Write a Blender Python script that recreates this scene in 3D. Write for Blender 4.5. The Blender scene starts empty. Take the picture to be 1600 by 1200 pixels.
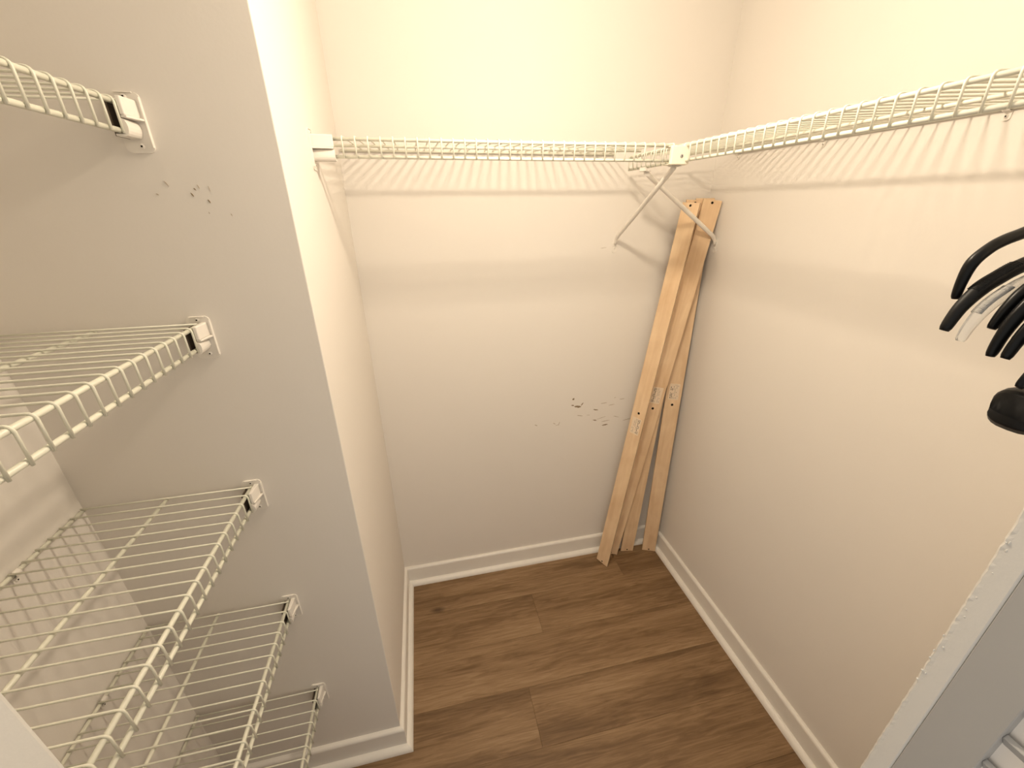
import bpy, bmesh, math, random
from mathutils import Vector, Matrix
random.seed(7)
S = bpy.context.scene
C = S.collection

# ------------------------------------------------------------------ camera, light, exposure
cam = bpy.data.cameras.new('camera')
cam.sensor_width = 36.0
cam.lens = 633.1 / 1600 * 36
cam.clip_start = 0.01
camo = bpy.data.objects.new('camera', cam)
C.objects.link(camo)
camo.location = (-1.0213, -1.3913, 1.5572)
camo.rotation_euler = (1.1557, 0.0090, -0.2160)
S.camera = camo

world = bpy.data.worlds.new('room_daylight')
S.world = world
world.use_nodes = True
world.node_tree.nodes['Background'].inputs[0].default_value = (1.0, 0.94, 0.86, 1)
world.node_tree.nodes['Background'].inputs[1].default_value = 0.88

LAMP = (-0.72, -0.70, 1.985)      # the lit disc of the small lamp under the closet ceiling
BULB = 445.0

S.view_settings.view_transform = 'Standard'
S.view_settings.look = 'None'
S.view_settings.gamma = 1.0
S.view_settings.use_curve_mapping = False
S.view_settings.exposure = 0.0

# ------------------------------------------------------------------ dimensions (metres; right-back floor corner = origin)
W, D, W2 = 1.2174, 0.6132, 1.6985     # pier side wall, pier front wall, left wall
YF = -1.21                            # closet side of the front wall
XJR, XJL = -0.513, -1.252             # door opening
CEIL = 2.22
HB, TB, SH = 0.0916, 0.013, 0.018     # baseboard height, thickness, shoe size
DU, ZU, LU = 0.3679, 1.6862, 0.0324   # upper shelves: depth, height, lip
DL, LL = 0.2942, 0.0345               # left shelves: depth, lip
ZL = [1.6903, 1.3728, 1.0325, 0.6995, 0.3589]
PITCH = 0.0254
TILT = 0.018
RR, RW = 0.0035, 0.0017              # rod and wire radius

# ------------------------------------------------------------------ materials
def new_mat(name):
    m = bpy.data.materials.new(name); m.use_nodes = True
    nt = m.node_tree
    return m, nt, nt.nodes['Principled BSDF']

def plain(name, col, rough=0.5, spec=0.5, noise=0.0, nscale=30, bump=0.0, bscale=200):
    m, nt, b = new_mat(name)
    b.inputs['Roughness'].default_value = rough
    b.inputs['Specular IOR Level'].default_value = spec
    b.inputs['Base Color'].default_value = (*col, 1)
    if noise or bump:
        tc = nt.nodes.new('ShaderNodeNewGeometry')
    if noise:
        n = nt.nodes.new('ShaderNodeTexNoise'); n.inputs['Scale'].default_value = nscale
        n.inputs['Detail'].default_value = 4
        nt.links.new(tc.outputs['Position'], n.inputs['Vector'])
        mix = nt.nodes.new('ShaderNodeMix'); mix.data_type = 'RGBA'
        mix.inputs[6].default_value = (*[c * (1 - noise) for c in col], 1)
        mix.inputs[7].default_value = (*[min(1, c * (1 + noise)) for c in col], 1)
        nt.links.new(n.outputs['Fac'], mix.inputs[0])
        nt.links.new(mix.outputs[2], b.inputs['Base Color'])
    if bump:
        n2 = nt.nodes.new('ShaderNodeTexNoise'); n2.inputs['Scale'].default_value = bscale
        n2.inputs['Detail'].default_value = 3
        nt.links.new(tc.outputs['Position'], n2.inputs['Vector'])
        bp = nt.nodes.new('ShaderNodeBump'); bp.inputs['Strength'].default_value = bump
        bp.inputs['Distance'].default_value = 0.001
        nt.links.new(n2.outputs['Fac'], bp.inputs['Height'])
        nt.links.new(bp.outputs['Normal'], b.inputs['Normal'])
    return m

M = {}
M['wall'] = plain('wall_paint', (0.815, 0.77, 0.712), 0.75, 0.2, 0.012, 6, 0.10, 160)
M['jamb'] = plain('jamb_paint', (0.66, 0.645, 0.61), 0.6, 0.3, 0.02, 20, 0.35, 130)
M['ceiling'] = plain('ceiling_paint', (0.80, 0.79, 0.77), 0.9, 0.1, 0, 1, 0.2, 120)
M['trim'] = plain('trim_paint', (0.86, 0.825, 0.765), 0.35, 0.5, 0.01, 15)
M['door'] = plain('door_paint', (0.40, 0.395, 0.385), 0.5, 0.4, 0.01, 15)
M['vinyl'] = plain('white_vinyl_coating', (0.80, 0.79, 0.67), 0.38, 0.5)
M['plastic'] = plain('white_plastic', (0.85, 0.805, 0.735), 0.4, 0.5)
M['oldplastic'] = plain('aged_cream_plastic', (0.84, 0.78, 0.64), 0.45, 0.5, 0.08, 60)
M['screw'] = plain('screw_metal', (0.35, 0.33, 0.31), 0.4, 0.5)
M['paintscrew'] = plain('painted_screw', (0.82, 0.78, 0.71), 0.45, 0.5)
M['black'] = plain('black_plastic', (0.004, 0.004, 0.0042), 0.36, 0.20)
M['flock'] = plain('black_ribbed_rubber', (0.005, 0.005, 0.005), 0.5, 0.25)
M['hole'] = plain('drilled_hole', (0.02, 0.014, 0.01), 0.9, 0.1)
M['scuff'] = plain('brown_scuff', (0.27, 0.20, 0.125), 0.8, 0.1)
M['scuff_pale'] = plain('pale_scuff', (0.50, 0.42, 0.33), 0.8, 0.1)
M['ink'] = plain('sticker_ink', (0.20, 0.17, 0.13), 0.7, 0.2)
M['sticker'] = plain('sticker_film', (0.86, 0.70, 0.53), 0.35, 0.5, 0.06, 150)
M['dark'] = plain('socket_cavity_shade', (0.10, 0.075, 0.055), 0.6, 0.3)  # shadow inside the bracket socket, put into the colour
M['porcelain'] = plain('porcelain', (0.82, 0.81, 0.78), 0.25, 0.5)

m, nt, b = new_mat('clear_plastic')
b.inputs['Base Color'].default_value = (0.97, 0.97, 0.95, 1)
b.inputs['Roughness'].default_value = 0.16
b.inputs['IOR'].default_value = 1.49
b.inputs['Transmission Weight'].default_value = 0.82
M['clear'] = m

m, nt, b = new_mat('lit_bulb')
b.inputs['Base Color'].default_value = (0.9, 0.88, 0.8, 1)
b.inputs['Emission Color'].default_value = (1.0, 0.840, 0.640, 1)
b.inputs['Emission Strength'].default_value = BULB
M['bulb'] = m

def wood_floor():
    m, nt, b = new_mat('vinyl_plank_wood')
    N = nt.nodes; L = nt.links
    b.inputs['Roughness'].default_value = 0.5
    b.inputs['Specular IOR Level'].default_value = 0.35
    geo = N.new('ShaderNodeNewGeometry'); oi = N.new('ShaderNodeObjectInfo')
    rnd = N.new('ShaderNodeMath'); rnd.operation = 'MULTIPLY'; rnd.inputs[1].default_value = 37.0
    L.new(oi.outputs['Random'], rnd.inputs[0])
    comb = N.new('ShaderNodeCombineXYZ'); L.new(rnd.outputs[0], comb.inputs[0]); L.new(rnd.outputs[0], comb.inputs[1])
    add = N.new('ShaderNodeVectorMath'); add.operation = 'ADD'
    L.new(geo.outputs['Position'], add.inputs[0]); L.new(comb.outputs[0], add.inputs[1])
    def noise(sx, sy, scale, detail, rough, dist=0.0):
        mp = N.new('ShaderNodeMapping'); mp.inputs['Scale'].default_value = (sx, sy, 1)
        L.new(add.outputs[0], mp.inputs['Vector'])
        n = N.new('ShaderNodeTexNoise'); n.inputs['Scale'].default_value = scale
        n.inputs['Detail'].default_value = detail; n.inputs['Roughness'].default_value = rough
        n.inputs['Distortion'].default_value = dist
        L.new(mp.outputs['Vector'], n.inputs['Vector'])
        return n.outputs['Fac']
    broad = noise(0.55, 5.5, 2.2, 3, 0.5, 0.6)
    streak = noise(1.7, 20.0, 3.2, 6, 0.66, 1.4)
    fine = noise(2.2, 60.0, 3.0, 4, 0.6, 0.4)
    def math_(op, a, bb):
        x = N.new('ShaderNodeMath'); x.operation = op
        for i, v in enumerate((a, bb)):
            if isinstance(v, (int, float)): x.inputs[i].default_value = v
            else: L.new(v, x.inputs[i])
        return x.outputs[0]
    s = math_('ADD', math_('MULTIPLY', broad, 0.40), math_('ADD', math_('MULTIPLY', streak, 0.42), math_('MULTIPLY', fine, 0.18)))
    s = math_('ADD', s, math_('MULTIPLY', math_('SUBTRACT', oi.outputs['Random'], 0.5), 0.07))
    r = N.new('ShaderNodeValToRGB')
    e = r.color_ramp.elements
    e[0].position = 0.34; e[0].color = (0.116, 0.065, 0.030, 1)
    e[1].position = 0.68; e[1].color = (0.395, 0.268, 0.156, 1)
    x = e.new(0.45); x.color = (0.197, 0.117, 0.057, 1)
    x = e.new(0.55); x.color = (0.284, 0.179, 0.094, 1)
    L.new(s, r.inputs[0])
    # one printed knot
    mp = N.new('ShaderNodeMapping'); mp.inputs['Location'].default_value = (1.088 * 26, 0.170 * 60, 0)
    mp.inputs['Scale'].default_value = (26, 60, 0)
    L.new(geo.outputs['Position'], mp.inputs['Vector'])
    ln = N.new('ShaderNodeVectorMath'); ln.operation = 'LENGTH'; L.new(mp.outputs[0], ln.inputs[0])
    kr = N.new('ShaderNodeMapRange'); kr.inputs[1].default_value = 0.25; kr.inputs[2].default_value = 1.0
    kr.inputs[3].default_value = 0.75; kr.inputs[4].default_value = 0.0
    L.new(ln.outputs['Value'], kr.inputs[0])
    mix = N.new('ShaderNodeMix'); mix.data_type = 'RGBA'
    L.new(kr.outputs[0], mix.inputs[0]); L.new(r.outputs[0], mix.inputs[6]); mix.inputs[7].default_value = (0.05, 0.025, 0.013, 1)
    L.new(mix.outputs[2], b.inputs['Base Color'])
    bp = N.new('ShaderNodeBump'); bp.inputs['Strength'].default_value = 0.15; bp.inputs['Distance'].default_value = 0.001
    L.new(fine, bp.inputs['Height']); L.new(bp.outputs[0], b.inputs['Normal'])
    return m
M['floor'] = wood_floor()

def birch(name, tint):
    m, nt, b = new_mat(name)
    N = nt.nodes; L = nt.links
    b.inputs['Roughness'].default_value = 0.55
    b.inputs['Specular IOR Level'].default_value = 0.35
    tc = N.new('ShaderNodeTexCoord'); oi = N.new('ShaderNodeObjectInfo')
    add = N.new('ShaderNodeVectorMath'); add.operation = 'ADD'
    L.new(tc.outputs['Object'], add.inputs[0]); L.new(oi.outputs['Random'], add.inputs[1])
    def noise(sc, scale, detail):
        mp = N.new('ShaderNodeMapping'); mp.inputs['Scale'].default_value = sc
        L.new(add.outputs[0], mp.inputs['Vector'])
        n = N.new('ShaderNodeTexNoise'); n.inputs['Scale'].default_value = scale; n.inputs['Detail'].default_value = detail
        n.inputs['Distortion'].default_value = 0.6
        L.new(mp.outputs[0], n.inputs['Vector']); return n.outputs['Fac']
    a = noise((18, 18, 1.2), 2.5, 5); c = noise((6, 6, 3), 3, 3)
    mm = N.new('ShaderNodeMath'); mm.operation = 'ADD'
    h1 = N.new('ShaderNodeMath'); h1.operation = 'MULTIPLY'; h1.inputs[1].default_value = 0.5; L.new(a, h1.inputs[0])
    h2 = N.new('ShaderNodeMath'); h2.operation = 'MULTIPLY'; h2.inputs[1].default_value = 0.5; L.new(c, h2.inputs[0])
    L.new(h1.outputs[0], mm.inputs[0]); L.new(h2.outputs[0], mm.inputs[1])
    r = N.new('ShaderNodeValToRGB'); e = r.color_ramp.elements
    e[0].position = 0.30; e[0].color = (0.70 * tint, 0.470 * tint, 0.270 * tint, 1)
    e[1].position = 0.70; e[1].color = (0.90 * tint, 0.685 * tint, 0.455 * tint, 1)
    L.new(mm.outputs[0], r.inputs[0]); L.new(r.outputs[0], b.inputs['Base Color'])
    return m
M['birch'] = birch('birch_veneer', 1.0)
M['birch_edge'] = birch('birch_plywood_edge', 0.72)

# ------------------------------------------------------------------ mesh helpers
def finish(name, bm, mat, parent=None, loc=(0, 0, 0), smooth=False, bevel=0.0, segs=2):
    bmesh.ops.recalc_face_normals(bm, faces=bm.faces[:])
    me = bpy.data.meshes.new(name); bm.to_mesh(me); bm.free()
    me.materials.append(mat)
    o = bpy.data.objects.new(name, me); C.objects.link(o)
    o.location = loc
    if parent: o.parent = parent
    if smooth:
        for pl in me.polygons: pl.use_smooth = True
    if bevel:
        md = o.modifiers.new('bevel', 'BEVEL'); md.width = bevel; md.segments = segs; md.limit_method = 'ANGLE'
    return o

def box(bm, lo, hi, mat4=None):
    xs = (lo[0], hi[0]); ys = (lo[1], hi[1]); zs = (lo[2], hi[2])
    v = [bm.verts.new((xs[i], ys[j], zs[k])) for i in (0, 1) for j in (0, 1) for k in (0, 1)]
    if mat4 is not None:
        for q in v: q.co = mat4 @ q.co
    for f in ((0, 1, 3, 2), (4, 6, 7, 5), (0, 4, 5, 1), (2, 3, 7, 6), (0, 2, 6, 4), (1, 5, 7, 3)):
        bm.faces.new([v[i] for i in f])
    return v

def sgp(x, e):
    return math.copysign(abs(x) ** e, x)

def frames(pts):
    pts = [Vector(p) for p in pts]; out = []
    prev = None
    for i, p in enumerate(pts):
        t = (pts[min(i + 1, len(pts) - 1)] - pts[max(i - 1, 0)]).normalized()
        if prev is None:
            ref = Vector((0, 0, 1)) if abs(t.z) < 0.9 else Vector((1, 0, 0))
            u = t.cross(ref).normalized()
        else:
            u = (prev - t * prev.dot(t)).normalized()
        prev = u
        out.append((p, t, u, t.cross(u)))
    return out

def tube(bm, pts, r, n=8, cap=True, ry=None, sup=2.0):
    """r: radius or list; ry: second radius (along the binormal)"""
    rings = []
    fr = frames(pts)
    for i, (p, t, u, v) in enumerate(fr):
        a = r[i] if isinstance(r, (list, tuple)) else r
        c = a if ry is None else (ry[i] if isinstance(ry, (list, tuple)) else ry)
        rings.append([bm.verts.new(p + u * (a * sgp(math.cos(2 * math.pi * k / n), 2 / sup)) + v * (c * sgp(math.sin(2 * math.pi * k / n), 2 / sup))) for k in range(n)])
    for A, B in zip(rings, rings[1:]):
        for k in range(n):
            bm.faces.new((A[k], A[(k + 1) % n], B[(k + 1) % n], B[k]))
    if cap:
        bm.faces.new(rings[0][::-1]); bm.faces.new(rings[-1])

def prism(bm, outline, a, bb, fmap):
    """outline: list of 2D points, extruded from a to bb; fmap(u,v,w)->xyz"""
    A = [bm.verts.new(fmap(u, v, a)) for u, v in outline]
    B = [bm.verts.new(fmap(u, v, bb)) for u, v in outline]
    n = len(outline)
    bm.faces.new(A[::-1]); bm.faces.new(B)
    for k in range(n):
        bm.faces.new((A[k], A[(k + 1) % n], B[(k + 1) % n], B[k]))

def rrect(u0, u1, v0, v1, r, n=4):
    pts = []
    for cx, cy, a0 in ((u1 - r, v1 - r, 0), (u0 + r, v1 - r, 90), (u0 + r, v0 + r, 180), (u1 - r, v0 + r, 270)):
        for k in range(n + 1):
            a = math.radians(a0 + 90 * k / n)
            pts.append((cx + r * math.cos(a), cy + r * math.sin(a)))
    return pts

def lathe(bm, prof, n=24, center=(0, 0, 0)):
    rings = []
    for r, z in prof:
        rings.append([bm.verts.new((center[0] + r * math.cos(2 * math.pi * k / n), center[1] + r * math.sin(2 * math.pi * k / n), center[2] + z)) for k in range(n)])
    for A, B in zip(rings, rings[1:]):
        for k in range(n):
            bm.faces.new((A[k], A[(k + 1) % n], B[(k + 1) % n], B[k]))
    bm.faces.new(rings[0][::-1]); bm.faces.new(rings[-1])

def thing(name, label, cat, loc=(0, 0, 0), rotz=0.0, group=None):
    o = bpy.data.objects.new(name, None); C.objects.link(o)
    o.empty_display_size = 0.05
    o.location = loc; o.rotation_euler = (0, 0, rotz)
    o['label'] = label; o['category'] = cat
    if group: o['group'] = group
    return o

def structure(o, label=None, cat=None):
    o['kind'] = 'structure'
    if label: o['label'] = label
    if cat: o['category'] = cat
    return o

def inst(src, parent, loc=(0, 0, 0), rot=(0, 0, 0), name=None):
    o = src.copy(); C.objects.link(o)
    if name: o.name = name
    o.parent = parent; o.location = loc; o.rotation_euler = rot
    return o

# ------------------------------------------------------------------ room shell
T = 0.10
def wall(name, lo, hi, label, mat='wall', bevel=0.0):
    bm = bmesh.new(); box(bm, lo, hi)
    o = finish(name, bm, M[mat], bevel=bevel)
    return structure(o, label, 'ceiling' if 'ceiling' in name else 'wall')

wall_back = wall('wall_back', (-W - 0.02, 0, 0), (T, T, CEIL), 'cream back wall with brown scuff marks behind the leaning wooden slats')
wall_right = wall('wall_right', (0, YF, 0), (T, 0, CEIL), 'cream right wall under the long wire shelf')
wall_pier = wall('wall_pier', (-W2 - T, -D, 0), (-W, 0, CEIL), 'projecting wall whose shaded face carries the stacked shelf brackets', bevel=0.0015)
wall_left = wall('wall_left', (-W2 - T, YF, 0), (-W2, -D, CEIL), 'shaded left wall behind the stack of wire shelves')
WT = 0.115
wall('wall_front_right', (XJR + 0.012, YF - WT, 0), (T, YF, CEIL), 'wall beside the door opening next to the louvered door')
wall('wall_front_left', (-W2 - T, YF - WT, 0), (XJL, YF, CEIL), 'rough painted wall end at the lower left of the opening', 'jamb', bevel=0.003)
wall('wall_front_header', (XJL, YF - WT, 2.05), (XJR + 0.012, YF, CEIL), 'wall above the door opening')
wall('ceiling', (-W2 - T, YF - WT, CEIL), (T, T, CEIL + 0.05), 'white closet ceiling', 'ceiling')

# jamb strip with a lumpy painted edge
bm = bmesh.new()
rows = 420
prev = None
for k in range(rows + 1):
    z = 2.05 * k / rows
    j = random.uniform(-0.0004, 0.0004); j2 = random.uniform(-0.0003, 0.0006)
    ring = [bm.verts.new(q) for q in ((XJR + 0.012, YF + 0.002 + j, z), (XJR + 0.002, YF + 0.0025 + j, z), (XJR - j2, YF + 0.0005 + j * 1.5, z),
                                       (XJR, YF - 0.003, z), (XJR, YF - 0.0178, z), (XJR + 0.0015, YF - 0.0195, z), (XJR + 0.012, YF - 0.0195, z))]
    if prev:
        for a in range(6): bm.faces.new((prev[a], prev[a + 1], ring[a + 1], ring[a]))
    prev = ring
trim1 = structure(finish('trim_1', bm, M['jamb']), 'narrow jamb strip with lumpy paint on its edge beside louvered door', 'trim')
lump = None
for k in range(16):
    z = 1.02 + 0.27 * random.random()
    if k == 0:
        bm = bmesh.new(); bmesh.ops.create_icosphere(bm, subdivisions=1, radius=0.0014)
        lump = finish('paint_lump', bm, M['jamb'], trim1, smooth=True); lump.location = (XJR, YF + 0.001, 1.06)
    else:
        o = inst(lump, trim1, (XJR + random.uniform(-0.0005, 0.0005), YF + random.uniform(-0.004, 0.002), z))
        o.scale = (random.uniform(0.4, 1), random.uniform(0.4, 1.1), random.uniform(0.6, 1.8))

# ------------------------------------------------------------------ floor: subfloor and vinyl planks running left-right
bm = bmesh.new(); box(bm, (-W2 - T, -2.2, -0.03), (T, T, -0.004))
floor = structure(finish('floor', bm, plain('dark_underlay', (0.035, 0.024, 0.017), 0.9, 0.1)), 'brown wood-look vinyl plank floor', 'floor')
PW, PL = 0.18, 1.22
joints = {-1: -0.55, 0: -0.245, 1: -0.683, 2: -1.235, 3: -0.79, 4: -0.03, 5: -1.02, 6: -0.15, 7: -0.85, 8: -0.5, 9: -1.1, 10: -0.3}
first = {}
for k in range(-1, 11):
    y1 = -0.003 - PW * k; y0 = y1 - PW
    y1 = min(y1, 0.02)
    if y1 - y0 < 0.01: continue
    xs = [joints[k] + PL * q for q in range(-2, 3)]
    for a, b_ in zip(xs, xs[1:]):
        lo = max(a, -W2 - 0.01); hi = min(b_, 0.01)
        if hi - lo < 0.02: continue
        bm = bmesh.new(); g = 0.0002
        box(bm, (lo + g, y0 + g, -0.006), (hi - g, y1 - g, 0.0))
        finish('plank', bm, M['floor'], floor, bevel=0.0005, segs=1)

# ------------------------------------------------------------------ baseboards with shoe moulding
def base_profile():
    pr = [(0, 0), (TB, 0), (TB, HB - 0.010)]
    for k in range(1, 6):
        a = math.radians(90 * k / 5); pr.append((TB - 0.008 + 0.008 * math.cos(a), HB - 0.010 + 0.010 * math.sin(a)))
    pr.append((0, HB)); return pr
def shoe_profile():
    pr = [(TB, 0), (TB + SH, 0)]
    for k in range(1, 8):
        a = math.radians(90 * k / 7); pr.append((TB + SH * math.cos(a), 0.0 + (SH + 0.001) * math.sin(a)))
    return pr
def run(name, p0, d, L, nrm, k0, k1, label):
    """p0 start on the wall face, d direction, nrm into the room; k: +1 concave end, -1 convex end, 0 square"""
    p0 = Vector((*p0, 0)); d = Vector((*d, 0)); nrm = Vector((*nrm, 0))
    def make(nm, prof, parent):
        bm = bmesh.new()
        A = [bm.verts.new(p0 + d * (k0 * u) + nrm * u + Vector((0, 0, z))) for u, z in prof]
        B = [bm.verts.new(p0 + d * (L - k1 * u) + nrm * u + Vector((0, 0, z))) for u, z in prof]
        n = len(prof)
        bm.faces.new(A); bm.faces.new(B[::-1])
        for i in range(n): bm.faces.new((A[i], A[(i + 1) % n], B[(i + 1) % n], B[i]))
        o = finish(nm, bm, M['trim'], parent)
        return o
    o = make(name, base_profile(), None)
    structure(o, label, 'baseboard')
    make('shoe_moulding', shoe_profile(), o)
run('baseboard_back', (-W, 0), (1, 0), W, (0, -1), 1, 1, 'white baseboard along the back wall behind the slats')
run('baseboard_right', (0, 0), (0, -1), -YF, (-1, 0), 1, 0, 'white baseboard along the right wall')
run('baseboard_pier', (-W, 0), (0, -1), D, (1, 0), 1, -1, 'short white baseboard on the side of the projecting wall')
run('baseboard_pier_front', (-W, -D), (-1, 0), W2 - W, (0, -1), -1, 1, 'white baseboard below the lowest left shelf')
run('baseboard_left', (-W2, -D), (0, -1), -YF - D, (1, 0), 1, 0, 'white baseboard on the left wall under the shelves')

# ------------------------------------------------------------------ wall scuffs (thin paint chips)
def scuff(wallobj, x, z, y, L, w, ang, mat):
    bm = bmesh.new(); n = 9; top = []; bot = []
    for k in range(n):
        t = k / (n - 1); e = math.sin(math.pi * min(max(t, 0.04), 0.96)) ** 0.6 * w / 2
        top.append(((t - 0.5) * L, e * random.uniform(0.5, 1.15))); bot.append(((t - 0.5) * L, -e * random.uniform(0.5, 1.15)))
    ol = top + bot[::-1]
    ca, sa = math.cos(ang), math.sin(ang)
    prism(bm, ol, 0, 0.0005, lambda u, v, q: (x + u * ca - v * sa, y - q, z + u * sa + v * ca))
    finish('scuff', bm, M[mat], wallobj)
R = math.radians
for x, z, L, w, a, mt in [(-.468, .837, .010, .009, 40, 'scuff'), (-.4695, .8085, .013, .006, -10, 'scuff'), (-.4473, .8002, .030, .011, -8, 'scuff'),
        (-.4291, .8097, .016, .005, 55, 'scuff'), (-.4352, .757, .026, .0035, -12, 'scuff_pale'), (-.3986, .7552, .016, .002, -5, 'scuff_pale'),
        (-.3667, .7763, .022, .005, -12, 'scuff'), (-.3321, .8034, .027, .0035, 4, 'scuff_pale'), (-.2973, .7916, .026, .003, 5, 'scuff_pale'),
        (-.2843, .8236, .010, .0018, 0, 'scuff_pale'), (-.2525, .8137, .022, .003, 4, 'scuff_pale'), (-.3676, .7274, .018, .005, -15, 'scuff'),
        (-.3391, .7348, .040, .002, 14, 'scuff_pale'), (-.318, .7176, .036, .003, 6, 'scuff_pale'), (-.3196, .6986, .026, .006, 5, 'scuff'),
        (-.2701, .7324, .028, .0025, -18, 'scuff_pale'), (-.2181, .7126, .040, .003, 8, 'scuff_pale'), (-.6235, .7355, .013, .004, -30, 'scuff_pale'),
        (-.5452, .7337, .013, .003, -30, 'scuff_pale'), (-.5249, .7311, .018, .0025, 70, 'scuff_pale'), (-.5330, .7250, .016, .002, 15, 'scuff_pale'),
        (-.388, 1.418, .022, .0018, 8, 'scuff_pale')]:
    scuff(wall_back, x, z, 0.0, L, w, R(a), mt)
for x, z, L, w, a, mt in [(-1.3847, 1.5919, .009, .0015, -60, 'scuff_pale'), (-1.4011, 1.5774, .004, .002, -30, 'scuff_pale'), (-1.3545, 1.5768, .006, .002, -60, 'scuff'),
        (-1.3488, 1.5842, .004, .002, -50, 'scuff'), (-1.3431, 1.588, .006, .0016, -70, 'scuff_pale'), (-1.3286, 1.5849, .008, .0010, -80, 'scuff_pale'),
        (-1.3337, 1.5672, .006, .002, -65, 'scuff'), (-1.3383, 1.5508, .003, .0015, -80, 'scuff_pale'), (-1.3074, 1.5475, .004, .0018, -70, 'scuff_pale')]:
    scuff(wall_pier, x, z, -D, L, w, R(a), mt)

# ------------------------------------------------------------------ wire shelves
ZW = RR + RW - 0.0004
def wire_mesh(depth, lip, full=True):
    bm = bmesh.new()
    yo = depth + RR + RW - 0.0004
    rb = 0.0065
    pts = [(0, 0.004, ZW), (0, depth * 0.5, ZW)]
    if full:
        for k in range(5):
            a = math.radians(90 * k / 4)
            pts.append((0, yo - rb + rb * math.sin(a), ZW - rb + rb * math.cos(a)))
        pts.append((0, yo, -lip - RR))
    else:
        pts.append((0, depth + 0.003, ZW))
    tube(bm, pts, RW, 6)
    return bm

def wire_shelf(label, loc, rotz, length, depth, lip, mids, starts, short=0, tilt=0.0):
    root = thing('wire_shelf', label, 'wire shelf', loc, rotz, 'white coated wire closet shelves')
    root.rotation_euler = (-math.atan2(tilt, depth), 0, rotz)     # back edge held a little higher than the front
    def rod(nm, y, z, x0=0.001, r=RR):
        bm = bmesh.new(); tube(bm, [(x0, y, z), (length - 0.001, y, z)], r, 10)
        return finish(nm, bm, M['vinyl'], root, smooth=True)
    rod('front_rod', depth, 0); rod('lip_rod', depth, -lip)
    for y in mids: rod('middle_rod', y, 0, 0.004)
    rod('back_rod', 0.0055, 0, 0.004)
    src = finish('deck_wire', wire_mesh(depth, lip), M['vinyl'], root, smooth=True)
    src.location = (starts[short], 0, 0)
    for x in starts[short + 1:]:
        inst(src, root, (x, 0, 0))
    if short:
        sh = finish('deck_wire', wire_mesh(depth, lip, False), M['vinyl'], root, smooth=True)
        sh.location = (starts[0], 0, 0)
        for x in starts[1:short]: inst(sh, root, (x, 0, 0))
    return root

LEN_L = -YF - D - 0.004
lab = ['topmost white wire shelf on the left wall, seen from below', 'second white wire shelf from the top on the left',
       'third white wire shelf down on the left, seen from above', 'fourth white wire shelf down, near the floor on the left',
       'lowest white wire shelf on the left, just above the baseboard']
for z, lb in zip(ZL, lab):
    st = []; x = 0.0098
    while x < LEN_L - 0.004: st.append(x); x += PITCH
    wire_shelf(lb, (-W2, -D, z), -math.pi / 2, LEN_L, DL, LL, [0.145], st, 1)

# back shelf (local x runs from its right end to the left)
XB = -DU - 0.008
LEN_B = W + XB - 0.004
st = [XB + W - 0.0613 - PITCH * k for k in range(40)]
st = sorted(s for s in st if s > 0.004)
wire_shelf('white wire shelf across the back wall above the scuff marks', (XB, 0, ZU + TILT), math.pi, LEN_B, DU, LU, [0.182], st, 0, TILT)
# right shelf (local x runs from the front wall to the back wall)
LEN_R = -YF - 0.006 - 0.095
st = [0.012 + PITCH * k for k in range(int((LEN_R - 0.016) / PITCH) + 1)]
wire_shelf('long white wire shelf on the right wall, above the black hangers', (0, YF + 0.006, ZU + TILT), math.pi / 2, LEN_R, DU, LU, [0.182], st, 0, TILT)

# ------------------------------------------------------------------ screws
def screw(parent, fmap, s, z, o, mat='paintscrew', r=0.0038, deep=True):
    bm = bmesh.new()
    A = []; n = 12
    for rad, dep in ((r, o), (r, o + 0.0008), (r * 0.6, o + 0.0018)):
        A.append([bm.verts.new(fmap(s + rad * math.cos(2 * math.pi * k / n), z + rad * math.sin(2 * math.pi * k / n), dep)) for k in range(n)])
    for P, Q in zip(A, A[1:]):
        for k in range(n): bm.faces.new((P[k], P[(k + 1) % n], Q[(k + 1) % n], Q[k]))
    bm.faces.new(A[-1])
    sc = finish('screw', bm, M[mat], parent)
    if not deep: return
    bm = bmesh.new()
    prism(bm, [(s - r * .32, z - r * .32), (s + r * .32, z - r * .32), (s + r * .32, z + r * .32), (s - r * .32, z + r * .32)], o + 0.0016, o + 0.00195, fmap)
    finish('screw_recess', bm, M['hole'], sc)

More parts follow.
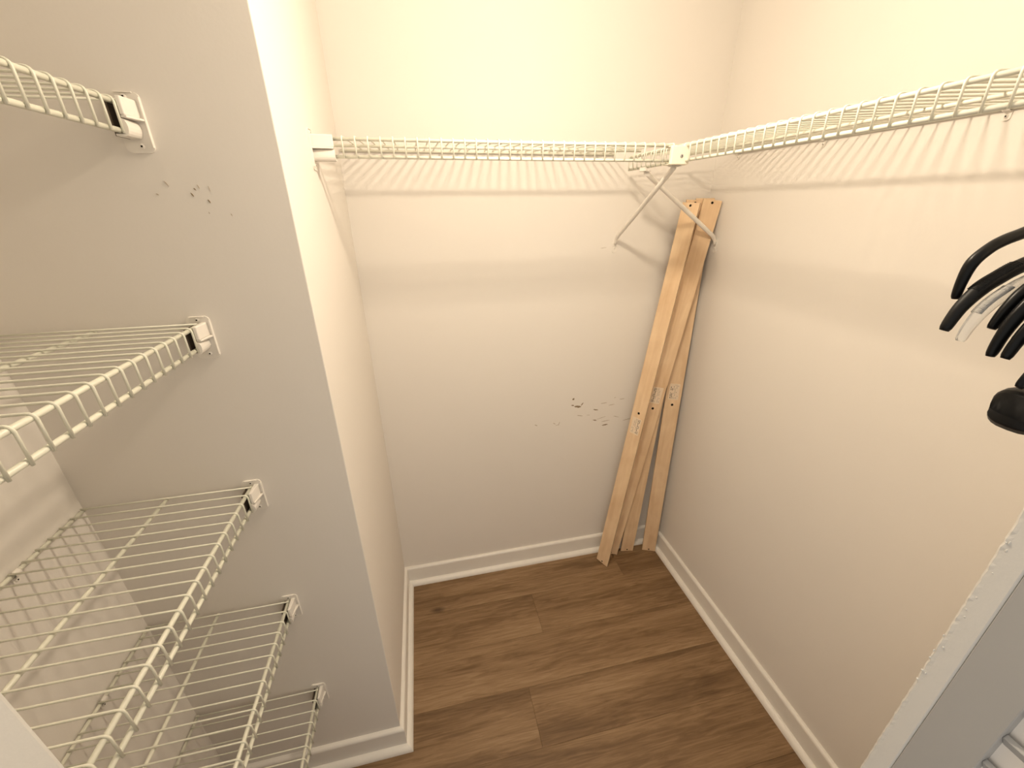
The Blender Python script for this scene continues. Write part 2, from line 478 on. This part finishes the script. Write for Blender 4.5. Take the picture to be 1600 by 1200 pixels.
# ------------------------------------------------------------------ end brackets: s = towards the shelf front, o = out of the wall
def bracket(label, loc, rotz, osign, depth):
    root = thing('shelf_bracket', label, 'bracket', loc, rotz, 'white plastic shelf end brackets')
    f = lambda s, z, o: (s, osign * o, z)
    bm = bmesh.new()
    prism(bm, rrect(-0.016, 0.0205, -0.0585, 0.0165, 0.008), 0, 0.002, f)
    finish('plate', bm, M['plastic'], root)
    bm = bmesh.new()
    for ol in ([(0.0185, -0.052), (0.0205, -0.052), (0.0205, 0.010), (0.0185, 0.010)],):
        prism(bm, ol, 0.0015, 0.0048, f)
    for ol in ([(-0.009, 0.0147), (0.013, 0.0147), (0.013, 0.0165), (-0.009, 0.0165)],):
        prism(bm, ol, 0.0015, 0.0038, f)
    finish('rim', bm, M['plastic'], root, bevel=0.0006)
    # hood around the rods: outer cheek (tapered), rib, rounded lower lobe, inner cheek, floor
    def taper(bm, z0, z1, s0, s1p, s1f, o1):
        q = [(s0, z0, 0.001), (s1p, z0, 0.001), (s1f, z0, o1), (s0, z0, o1)]
        A = [bm.verts.new(f(*v)) for v in q]; B = [bm.verts.new(f(v[0], z1, v[2])) for v in q]
        bm.faces.new(A); bm.faces.new(B[::-1])
        for k in range(4): bm.faces.new((A[k], A[(k + 1) % 4], B[(k + 1) % 4], B[k]))
    bm = bmesh.new()
    taper(bm, -0.0165, 0.0062, 0.0060, 0.0150, 0.0120, depth)
    finish('upper_cheek', bm, M['plastic'], root, bevel=0.0016)
    bm = bmesh.new(); taper(bm, -0.0192, -0.0165, 0.0060, 0.0200, 0.0128, depth - 0.001)
    finish('rib', bm, M['plastic'], root, bevel=0.0005)
    bm = bmesh.new()
    pr = []
    for k in range(9):
        a = math.radians(90 - 180 * k / 8); pr.append((0.0050 + 0.0062 * math.cos(a), -0.0305 + 0.0108 * math.sin(a)))
    pr += [(-0.0060, -0.0413), (-0.0060, -0.0385), (0.0045, -0.0385), (0.0050, -0.0200)]
    prism(bm, pr, 0.001, depth, f)
    finish('lower_lobe', bm, M['plastic'], root)
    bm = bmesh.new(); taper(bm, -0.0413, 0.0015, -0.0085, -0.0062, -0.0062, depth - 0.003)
    finish('inner_cheek', bm, M['dark'], root)  # white plastic part coloured dark to carry the shade of the hollow
    screw(root, f, 0.0015, 0.0105, 0.002)
    screw(root, f, 0.0050, -0.0500, 0.002)
    return root
bl = ['white end bracket of the topmost left shelf, on the shaded wall', 'white end bracket of the second left shelf', 'white end bracket of the third left shelf',
      'white end bracket of the fourth left shelf', 'white end bracket of the lowest left shelf, nearest the floor']
for z, lb in zip(ZL, bl):
    bracket(lb, (-W2 + DL, -D, z), 0, -1, 0.034)
bracket('white end bracket at the left end of the back wall shelf', (-W, -DU, ZU), -math.pi / 2, 1, 0.045)

# ------------------------------------------------------------------ corner joiner between back and right shelf
root = thing('corner_joiner', 'cream plastic block with one screw joining the two upper shelves', 'bracket', (-0.383, -0.381, 1.665))
bm = bmesh.new(); box(bm, (-0.0245, -0.006, -0.0205), (0.0245, 0.004, 0.0205))
finish('face_plate', bm, M['oldplastic'], root, bevel=0.002)
bm = bmesh.new(); box(bm, (-0.0245, 0.004, 0.0175), (0.0245, 0.030, 0.0205)); box(bm, (-0.0245, 0.004, -0.0205), (0.0245, 0.034, -0.0185))
finish('flange', bm, M['oldplastic'], root, bevel=0.0008)
screw(root, lambda s, z, o: (s, -0.006 - o, z), 0.003, -0.002, 0.0, 'screw', 0.0042)

# ------------------------------------------------------------------ diagonal support braces
def brace(label, foot, head, wallrot):
    """foot on the wall, head under the shelf rods; local -y runs from foot to head"""
    dx, dy = head[0] - foot[0], head[1] - foot[1]
    run_ = math.hypot(dx, dy); top = head[2] - foot[2]
    rotz = math.atan2(dx, -dy)
    root = thing('support_brace', label, 'shelf brace', foot, rotz, 'white diagonal shelf braces')
    bm = bmesh.new()
    sl = (top - 0.030) / (run_ - 0.030)
    pts = [(0, -0.0045, -0.002), (0, -0.008, 0.010), (0, -0.016, 0.020), (0, -0.030, 0.030), (0, -run_ + 0.014, top - 0.014 * sl), (0, -run_, top)]
    tube(bm, pts, [0.0078, 0.0080, 0.0078, 0.0072, 0.0072, 0.0072], 12, ry=[0.0030, 0.0040, 0.0055, 0.0064, 0.0064, 0.0055])
    finish('bar', bm, M['plastic'], root, smooth=True)
    bm = bmesh.new()
    prism(bm, rrect(-0.0085, 0.0085, -0.030, 0.012, 0.006), 0, 0.0024, lambda u, v, w: (u, -w, v))
    fp = finish('foot_plate', bm, M['plastic'], root, bevel=0.0006)
    fp.rotation_euler = (0, 0, wallrot - rotz)
    screw(fp, lambda s, z, o: (s, -o, z), 0.0, -0.014, 0.0024, 'paintscrew', 0.004, deep=False)
    bm = bmesh.new()
    box(bm, (-0.012, -run_ - 0.012, top + 0.001), (0.012, -run_ + 0.010, top + 0.0035))
    box(bm, (-0.012, -run_ - 0.012, top + 0.001), (0.012, -run_ - 0.009, top + 0.012))
    finish('hook_plate', bm, M['plastic'], root, bevel=0.0008)
    return root
ZB = ZU - LU - RR - 0.009
brace('white diagonal brace from the back wall up to the corner block', (-0.348, 0, 1.430), (-0.380, -0.362, ZB), 0)
brace('white diagonal brace from the right wall crossing in front of the slats', (0, -0.0761, 1.427), (-0.366, -0.195, ZB), -math.pi / 2)

# ------------------------------------------------------------------ wall clips holding the back rods
def clip(label, loc, rotz, group):
    root = thing('shelf_clip', label, 'clip', loc, rotz, group)
    bm = bmesh.new()
    pts = [(0, -0.0055 + 0.0058 * math.cos(math.radians(a)), 0.0058 * math.sin(math.radians(a))) for a in range(100, 360, 20)]
    tube(bm, pts, 0.0058, 8, ry=0.0012)
    finish('hook', bm, M['plastic'], root, smooth=True)
    bm = bmesh.new(); prism(bm, rrect(-0.006, 0.006, -0.020, -0.002, 0.005), 0, 0.0028, lambda u, v, w: (u, -w, v))
    finish('tab', bm, M['plastic'], root)
    screw(root, lambda s, z, o: (s, -o, z), 0.0, -0.013, 0.0028, 'paintscrew', 0.0034)
g = 'small white clips under the shelves'
for y, lb in ((-0.11, 'small white clip under the right shelf, nearest the back corner'), (-0.41, 'small white clip midway along the right shelf'),
              (-0.763, 'small white clip under the right shelf above the hangers')):
    clip(lb, (0, y, ZU + TILT), -math.pi / 2, g)
clip('small white clip at the back rod of the third left shelf', (-W2, -0.768, ZL[2]), math.pi / 2, g)
clip('small white clip at the back rod of the fourth left shelf', (-W2, -0.768, ZL[3]), math.pi / 2, g)

# ------------------------------------------------------------------ leaning bed slats
BW, BT = 0.062, 0.008
def slat(label, bx, by, tx, ty, tz, roll, sticker=0, topholes=True):
    b0 = Vector((bx, by, 0)); t0 = Vector((tx, ty, tz)); a = (t0 - b0).normalized(); L = (t0 - b0).length
    u0 = Vector((0, 1, 0)).cross(a).normalized(); v0 = a.cross(u0)
    u = u0 * math.cos(roll) + v0 * math.sin(roll); n = a.cross(u)
    rot = Matrix((u, n, a)).transposed().to_4x4()
    low = min((sx * u * BW / 2 + ty_ * n * BT).z for sx in (-1, 1) for ty_ in (0, 1))
    root = thing('wooden_slat', label, 'wooden slat', (0, 0, 0), 0, 'pale plywood slats leaning in the corner')
    root.matrix_world = Matrix.Translation(b0 + Vector((0, 0, -low + 0.0003))) @ rot
    bm = bmesh.new(); box(bm, (-BW / 2, 0, 0), (BW / 2, BT, L))
    o = finish('board', bm, M['birch'], root, bevel=0.0012)
    o.data.materials.append(M['birch_edge'])
    for pl in o.data.polygons:
        if abs(pl.normal.y) < 0.5: pl.material_index = 1
    def disc(z, x=0.0, r=0.0042, rz=1.0):
        bm = bmesh.new()
        prism(bm, [(x + r * math.cos(k * math.pi / 6), z + r * rz * math.sin(k * math.pi / 6)) for k in range(12)], -0.0003, 0.002, lambda p, q, w: (p, w, q))
        finish('screw_hole', bm, M['hole'], root)
    disc(L - 0.0095)
    disc(0.0095, 0.0, 0.0036)
    disc(0.500 * L, 0.0, 0.0052)
    if sticker:
        z0, z1 = (0.507 * L, 0.560 * L) if sticker > 0 else (0.440 * L, 0.494 * L)
        z0 += 0.012 if sticker > 0 else 0; z1 -= 0.0 if sticker > 0 else 0.012
        bm = bmesh.new(); prism(bm, rrect(-0.020, 0.020, z0, z1, 0.003), -0.00035, 0.0005, lambda p, q, w: (p, w, q))
        st_ = finish('sticker', bm, M['sticker'], root)
        bm = bmesh.new()
        rr = random.Random(3 + abs(sticker))
        for col in range(6):
            x = sticker / abs(sticker) * (-0.014 + col * 0.0056)
            heavy = col < 2
            z = z0 + 0.006
            while z < z1 - 0.006:
                l = rr.uniform(0.003, 0.010 if heavy else 0.006)
                if rr.random() < (0.8 if heavy else 0.55):
                    h = 0.0014 if heavy else 0.0006
                    prism(bm, [(x - h, z), (x + h, z), (x + h, min(z + l, z1 - 0.004)), (x - h, min(z + l, z1 - 0.004))], -0.0005, 0.0, lambda p, q, w: (p, w, q))
                z += l + rr.uniform(0.001, 0.003)
        pr_ = finish('printed_mark', bm, M['ink'], st_)
        pr_['kind'] = 'stuff'
    return root
slat('pale plywood slat nearest the scuff marks, leftmost of the four, foot turned sideways', -.3162, -.0955, -.1140, -.064, 1.5583, -1.0993, -1)
slat('pale plywood slat in front at the top right, foot hidden behind the leftmost slat', -.2524, -.0565, -.0340, -.067, 1.5639, -.3133, 1)
slat('pale plywood slat mostly hidden, foot standing alone in the middle', -.1666, -.0557, -.0834, -.0431, 1.5667, -.1297, 0)
slat('pale plywood slat with a sticker, foot closest to the right wall', -.0615, -.0763, -.0346, -.0262, 1.5735, -.3724, 2)

# ------------------------------------------------------------------ hangers on the right shelf's lip rod
XR = -DU
def mirror(pts): return [(2 * XR - x, y, z) for x, y, z in reversed(pts)]
def smooth_path(pts, n=5):
    P = [Vector(p) for p in pts]; out = []
    for i in range(len(P) - 1):
        p0 = P[max(i - 1, 0)]; p1 = P[i]; p2 = P[i + 1]; p3 = P[min(i + 2, len(P) - 1)]
        for k in range(n):
            t = k / n
            out.append(0.5 * ((2 * p1) + (-p0 + p2) * t + (2 * p0 - 5 * p1 + 4 * p2 - p3) * t * t + (-p0 + 3 * p1 - 3 * p2 + p3) * t ** 3))
    out.append(P[-1]); return out
ZH = ZU - LU + RR
def hanger(label, y, arm, rv, rh, mat, taper=0.7, name='clothes_hanger', group='clothes hangers on the right shelf', ribs=None):
    root = thing(name, label, 'hanger', (0, 0, 0), 0, group)
    zt = arm[-1][1]
    zn = zt + 0.014
    left = [(x, y, z) for x, z in arm] + [(XR - 0.03, y, zn - 0.006)]
    pts = smooth_path(left + [(XR, y, zn)] + mirror(left))
    n = len(pts)
    fac = []
    for i in range(n):
        e = min(i, n - 1 - i)
        fac.append(0.55 if e == 0 else (taper if e == 1 else min(1.0, taper + 0.03 * e)))
    bm = bmesh.new()
    tube(bm, pts, [rh * q for q in fac], 12, ry=[rv * q for q in fac])
    o = finish('shoulder', bm, M[mat], root, smooth=True)
    # hook over the lip rod
    hk = [(XR - 0.004, y, zn), (XR - 0.008, y, (zn + ZH) / 2), (XR - 0.012, y, ZH - 0.010)]
    for a in range(180, -40, -20):
        hk.append((XR + 0.012 * math.cos(R(a)), y, ZH - 0.009 + 0.012 * math.sin(R(a))))
    bm = bmesh.new(); tube(bm, hk, 0.0016, 8)
    finish('hook', bm, M['screw'] if mat != 'clear' else M['screw'], root, smooth=True)
    if ribs:
        src = None
        for i in range(ribs[0], ribs[1]):
            p = pts[i]; q = pts[i + 1]
            for f_ in (0.15, 0.5, 0.85):
                c = p.lerp(q, f_); d = (q - p).normalized()
                up = Vector((-d.z, 0, d.x))
                bm = bmesh.new()
                cc = c + up * (rv * 0.90)
                tube(bm, [cc + Vector((0, -rh * 0.75, 0)) - up * 0.0012, cc + up * 0.0004, cc + Vector((0, rh * 0.75, 0)) - up * 0.0012], 0.0008, 6)
                finish('rib', bm, M[mat], root, smooth=True)
    return root
hanger('thin glossy black hanger, highest of the bunch', -1.1117, [(-0.5392, 1.4742), (-0.5401, 1.4899), (-0.5371, 1.5063), (-0.5242, 1.5182), (-0.5097, 1.5251), (-0.4818, 1.5342), (-0.44, 1.556)], 0.0052, 0.0048, 'black')
hanger('black ribbed hanger reaching furthest left', -1.1229, [(-.5555, 1.4480), (-.5482, 1.4675), (-.5345, 1.4835), (-.5181, 1.4935), (-.4939, 1.5045), (-.44, 1.520)], 0.0066, 0.0060, 'flock', ribs=(9, 19))
hanger('clear see-through plastic hanger between black ones', -1.1369, [(-.5551, 1.4422), (-.5519, 1.4557), (-.5426, 1.4711), (-.5275, 1.4826), (-.5109, 1.4917), (-.45, 1.512)], 0.0058, 0.0050, 'clear', ribs=(8, 17))
hanger('black hanger just right of the clear one', -1.1486, [(-0.5458, 1.456), (-0.5396, 1.4713), (-0.5278, 1.4866), (-0.5049, 1.5009), (-0.45, 1.524)], 0.0060, 0.0050, 'black')
hanger('black hanger with the leftmost tip of the lower bunch', -1.1606, [(-.5549, 1.4360), (-.5520, 1.4567), (-.5420, 1.4765), (-.52, 1.495), (-.45, 1.518)], 0.0072, 0.0047, 'black')
hanger('black hanger tip second in the lower bunch', -1.1699, [(-.5551, 1.4370), (-.5484, 1.4569), (-.5350, 1.474), (-.51, 1.49), (-.45, 1.510)], 0.0076, 0.0046, 'black')
hanger('black hanger at the picture edge of the lower bunch', -1.1785, [(-.5480, 1.4480), (-.5420, 1.4630), (-.53, 1.479), (-.50, 1.497), (-.45, 1.514)], 0.0072, 0.0040, 'black')
hanger('black hanger hanging just above the wide suit hanger', -1.1860, [(-.5560, 1.4180), (-.5490, 1.4310), (-.538, 1.445), (-.51, 1.467), (-.45, 1.49)], 0.0080, 0.0036, 'black')
# wide suit hanger: broad moulded shoulder
y = -1.184
arm = [(-.5320, 1.3900), (-.5312, 1.3902), (-.5240, 1.3915), (-.50, 1.3950), (-.44, 1.4080)]
root = thing('suit_hanger', 'wide rounded black suit hanger hanging lowest at right', 'hanger', (0, 0, 0), 0, 'clothes hangers on the right shelf')
left = [(x, y, z) for x, z in arm] + [(XR - 0.03, y, 1.425)]
pts = smooth_path(left + [(XR, y, 1.432)] + mirror(left), 4)
n = len(pts); sc_ = []
for i in range(n):
    e = min(i, n - 1 - i); sc_.append([0.80, 0.86, 0.90, 0.93, 0.95, 0.97, 0.98, 0.99][e] if e < 8 else max(0.40, 1 - 0.045 * (e - 8)))
bm = bmesh.new(); tube(bm, pts, [0.0215 * q for q in sc_], 24, ry=[0.0190 * q for q in sc_], sup=2.9)
finish('shoulder', bm, M['black'], root, smooth=True)
yh = y - 0.010
hk = [(XR - 0.004, yh, 1.430), (XR - 0.010, yh, 1.55), (XR - 0.012, yh, ZH - 0.010)]
for a in range(180, -40, -20): hk.append((XR + 0.012 * math.cos(R(a)), yh, ZH - 0.009 + 0.012 * math.sin(R(a))))
bm = bmesh.new(); tube(bm, hk, 0.0018, 8); finish('hook', bm, M['screw'], root, smooth=True)

# ------------------------------------------------------------------ louvered door leaf folded back beside the opening
Y0 = YF - 0.0197; SW = 0.0455; LWID = 0.36; XD = XJR + 0.0004; TD = 0.028
root = thing('louvered_door', 'blue-grey louvered door leaf at the lower right edge', 'door', (XD, Y0, 0.012))
def part(nm, lo, hi, bev=0.0012):
    bm = bmesh.new(); box(bm, lo, hi); return finish(nm, bm, M['door'], root, bevel=bev)
HD = 2.02
part('stile', (0, -SW, 0), (TD, 0, HD)); part('stile', (0, -LWID, 0), (TD, -LWID + SW, HD))
part('bottom_rail', (0.001, -LWID + SW, 0), (TD - 0.001, -SW, 0.14)); part('top_rail', (0.001, -LWID + SW, HD - 0.09), (TD - 0.001, -SW, HD))
part('middle_rail', (0.001, -LWID + SW, 0.78), (TD - 0.001, -SW, 0.87))
src = None
z = 0.165
while z < HD - 0.11:
    if not (0.765 < z < 0.885):
        if src is None:
            bm = bmesh.new()
            box(bm, (-0.003, -LWID + SW, -0.027), (0.003, -SW, 0.027), Matrix.Rotation(R(-32), 4, 'Y'))
            src = finish('slat', bm, M['door'], root, bevel=0.001); src.location = (TD / 2 + 0.005, 0, z)
        else:
            inst(src, root, (TD / 2 + 0.005, 0, z))
    z += 0.044

# ------------------------------------------------------------------ ceiling lamp (above the frame): short stem and a small flat lit disc
root = thing('ceiling_lamp', 'short white pendant lamp with a flat lit disc under the closet ceiling', 'lamp', (LAMP[0], LAMP[1], CEIL))
bm = bmesh.new(); lathe(bm, [(0.055, 0.0), (0.055, -0.012), (0.045, -0.030), (0.016, -0.045), (0.012, -0.150), (0.020, -0.165), (0.030, LAMP[2] - CEIL + 0.034), (0.028, LAMP[2] - CEIL + 0.0240)])
finish('lamp_holder', bm, M['porcelain'], root, smooth=True)
bm = bmesh.new()
zc = LAMP[2] - CEIL; ra, rc = 0.040, 0.0190
prof = [(0.0005, zc - rc)] + [(ra * math.sin(R(a)), zc - rc * math.cos(R(a))) for a in range(15, 180, 15)] + [(0.0005, zc + rc)]
lathe(bm, prof, 16)
finish('bulb', bm, M['bulb'], root, smooth=True)
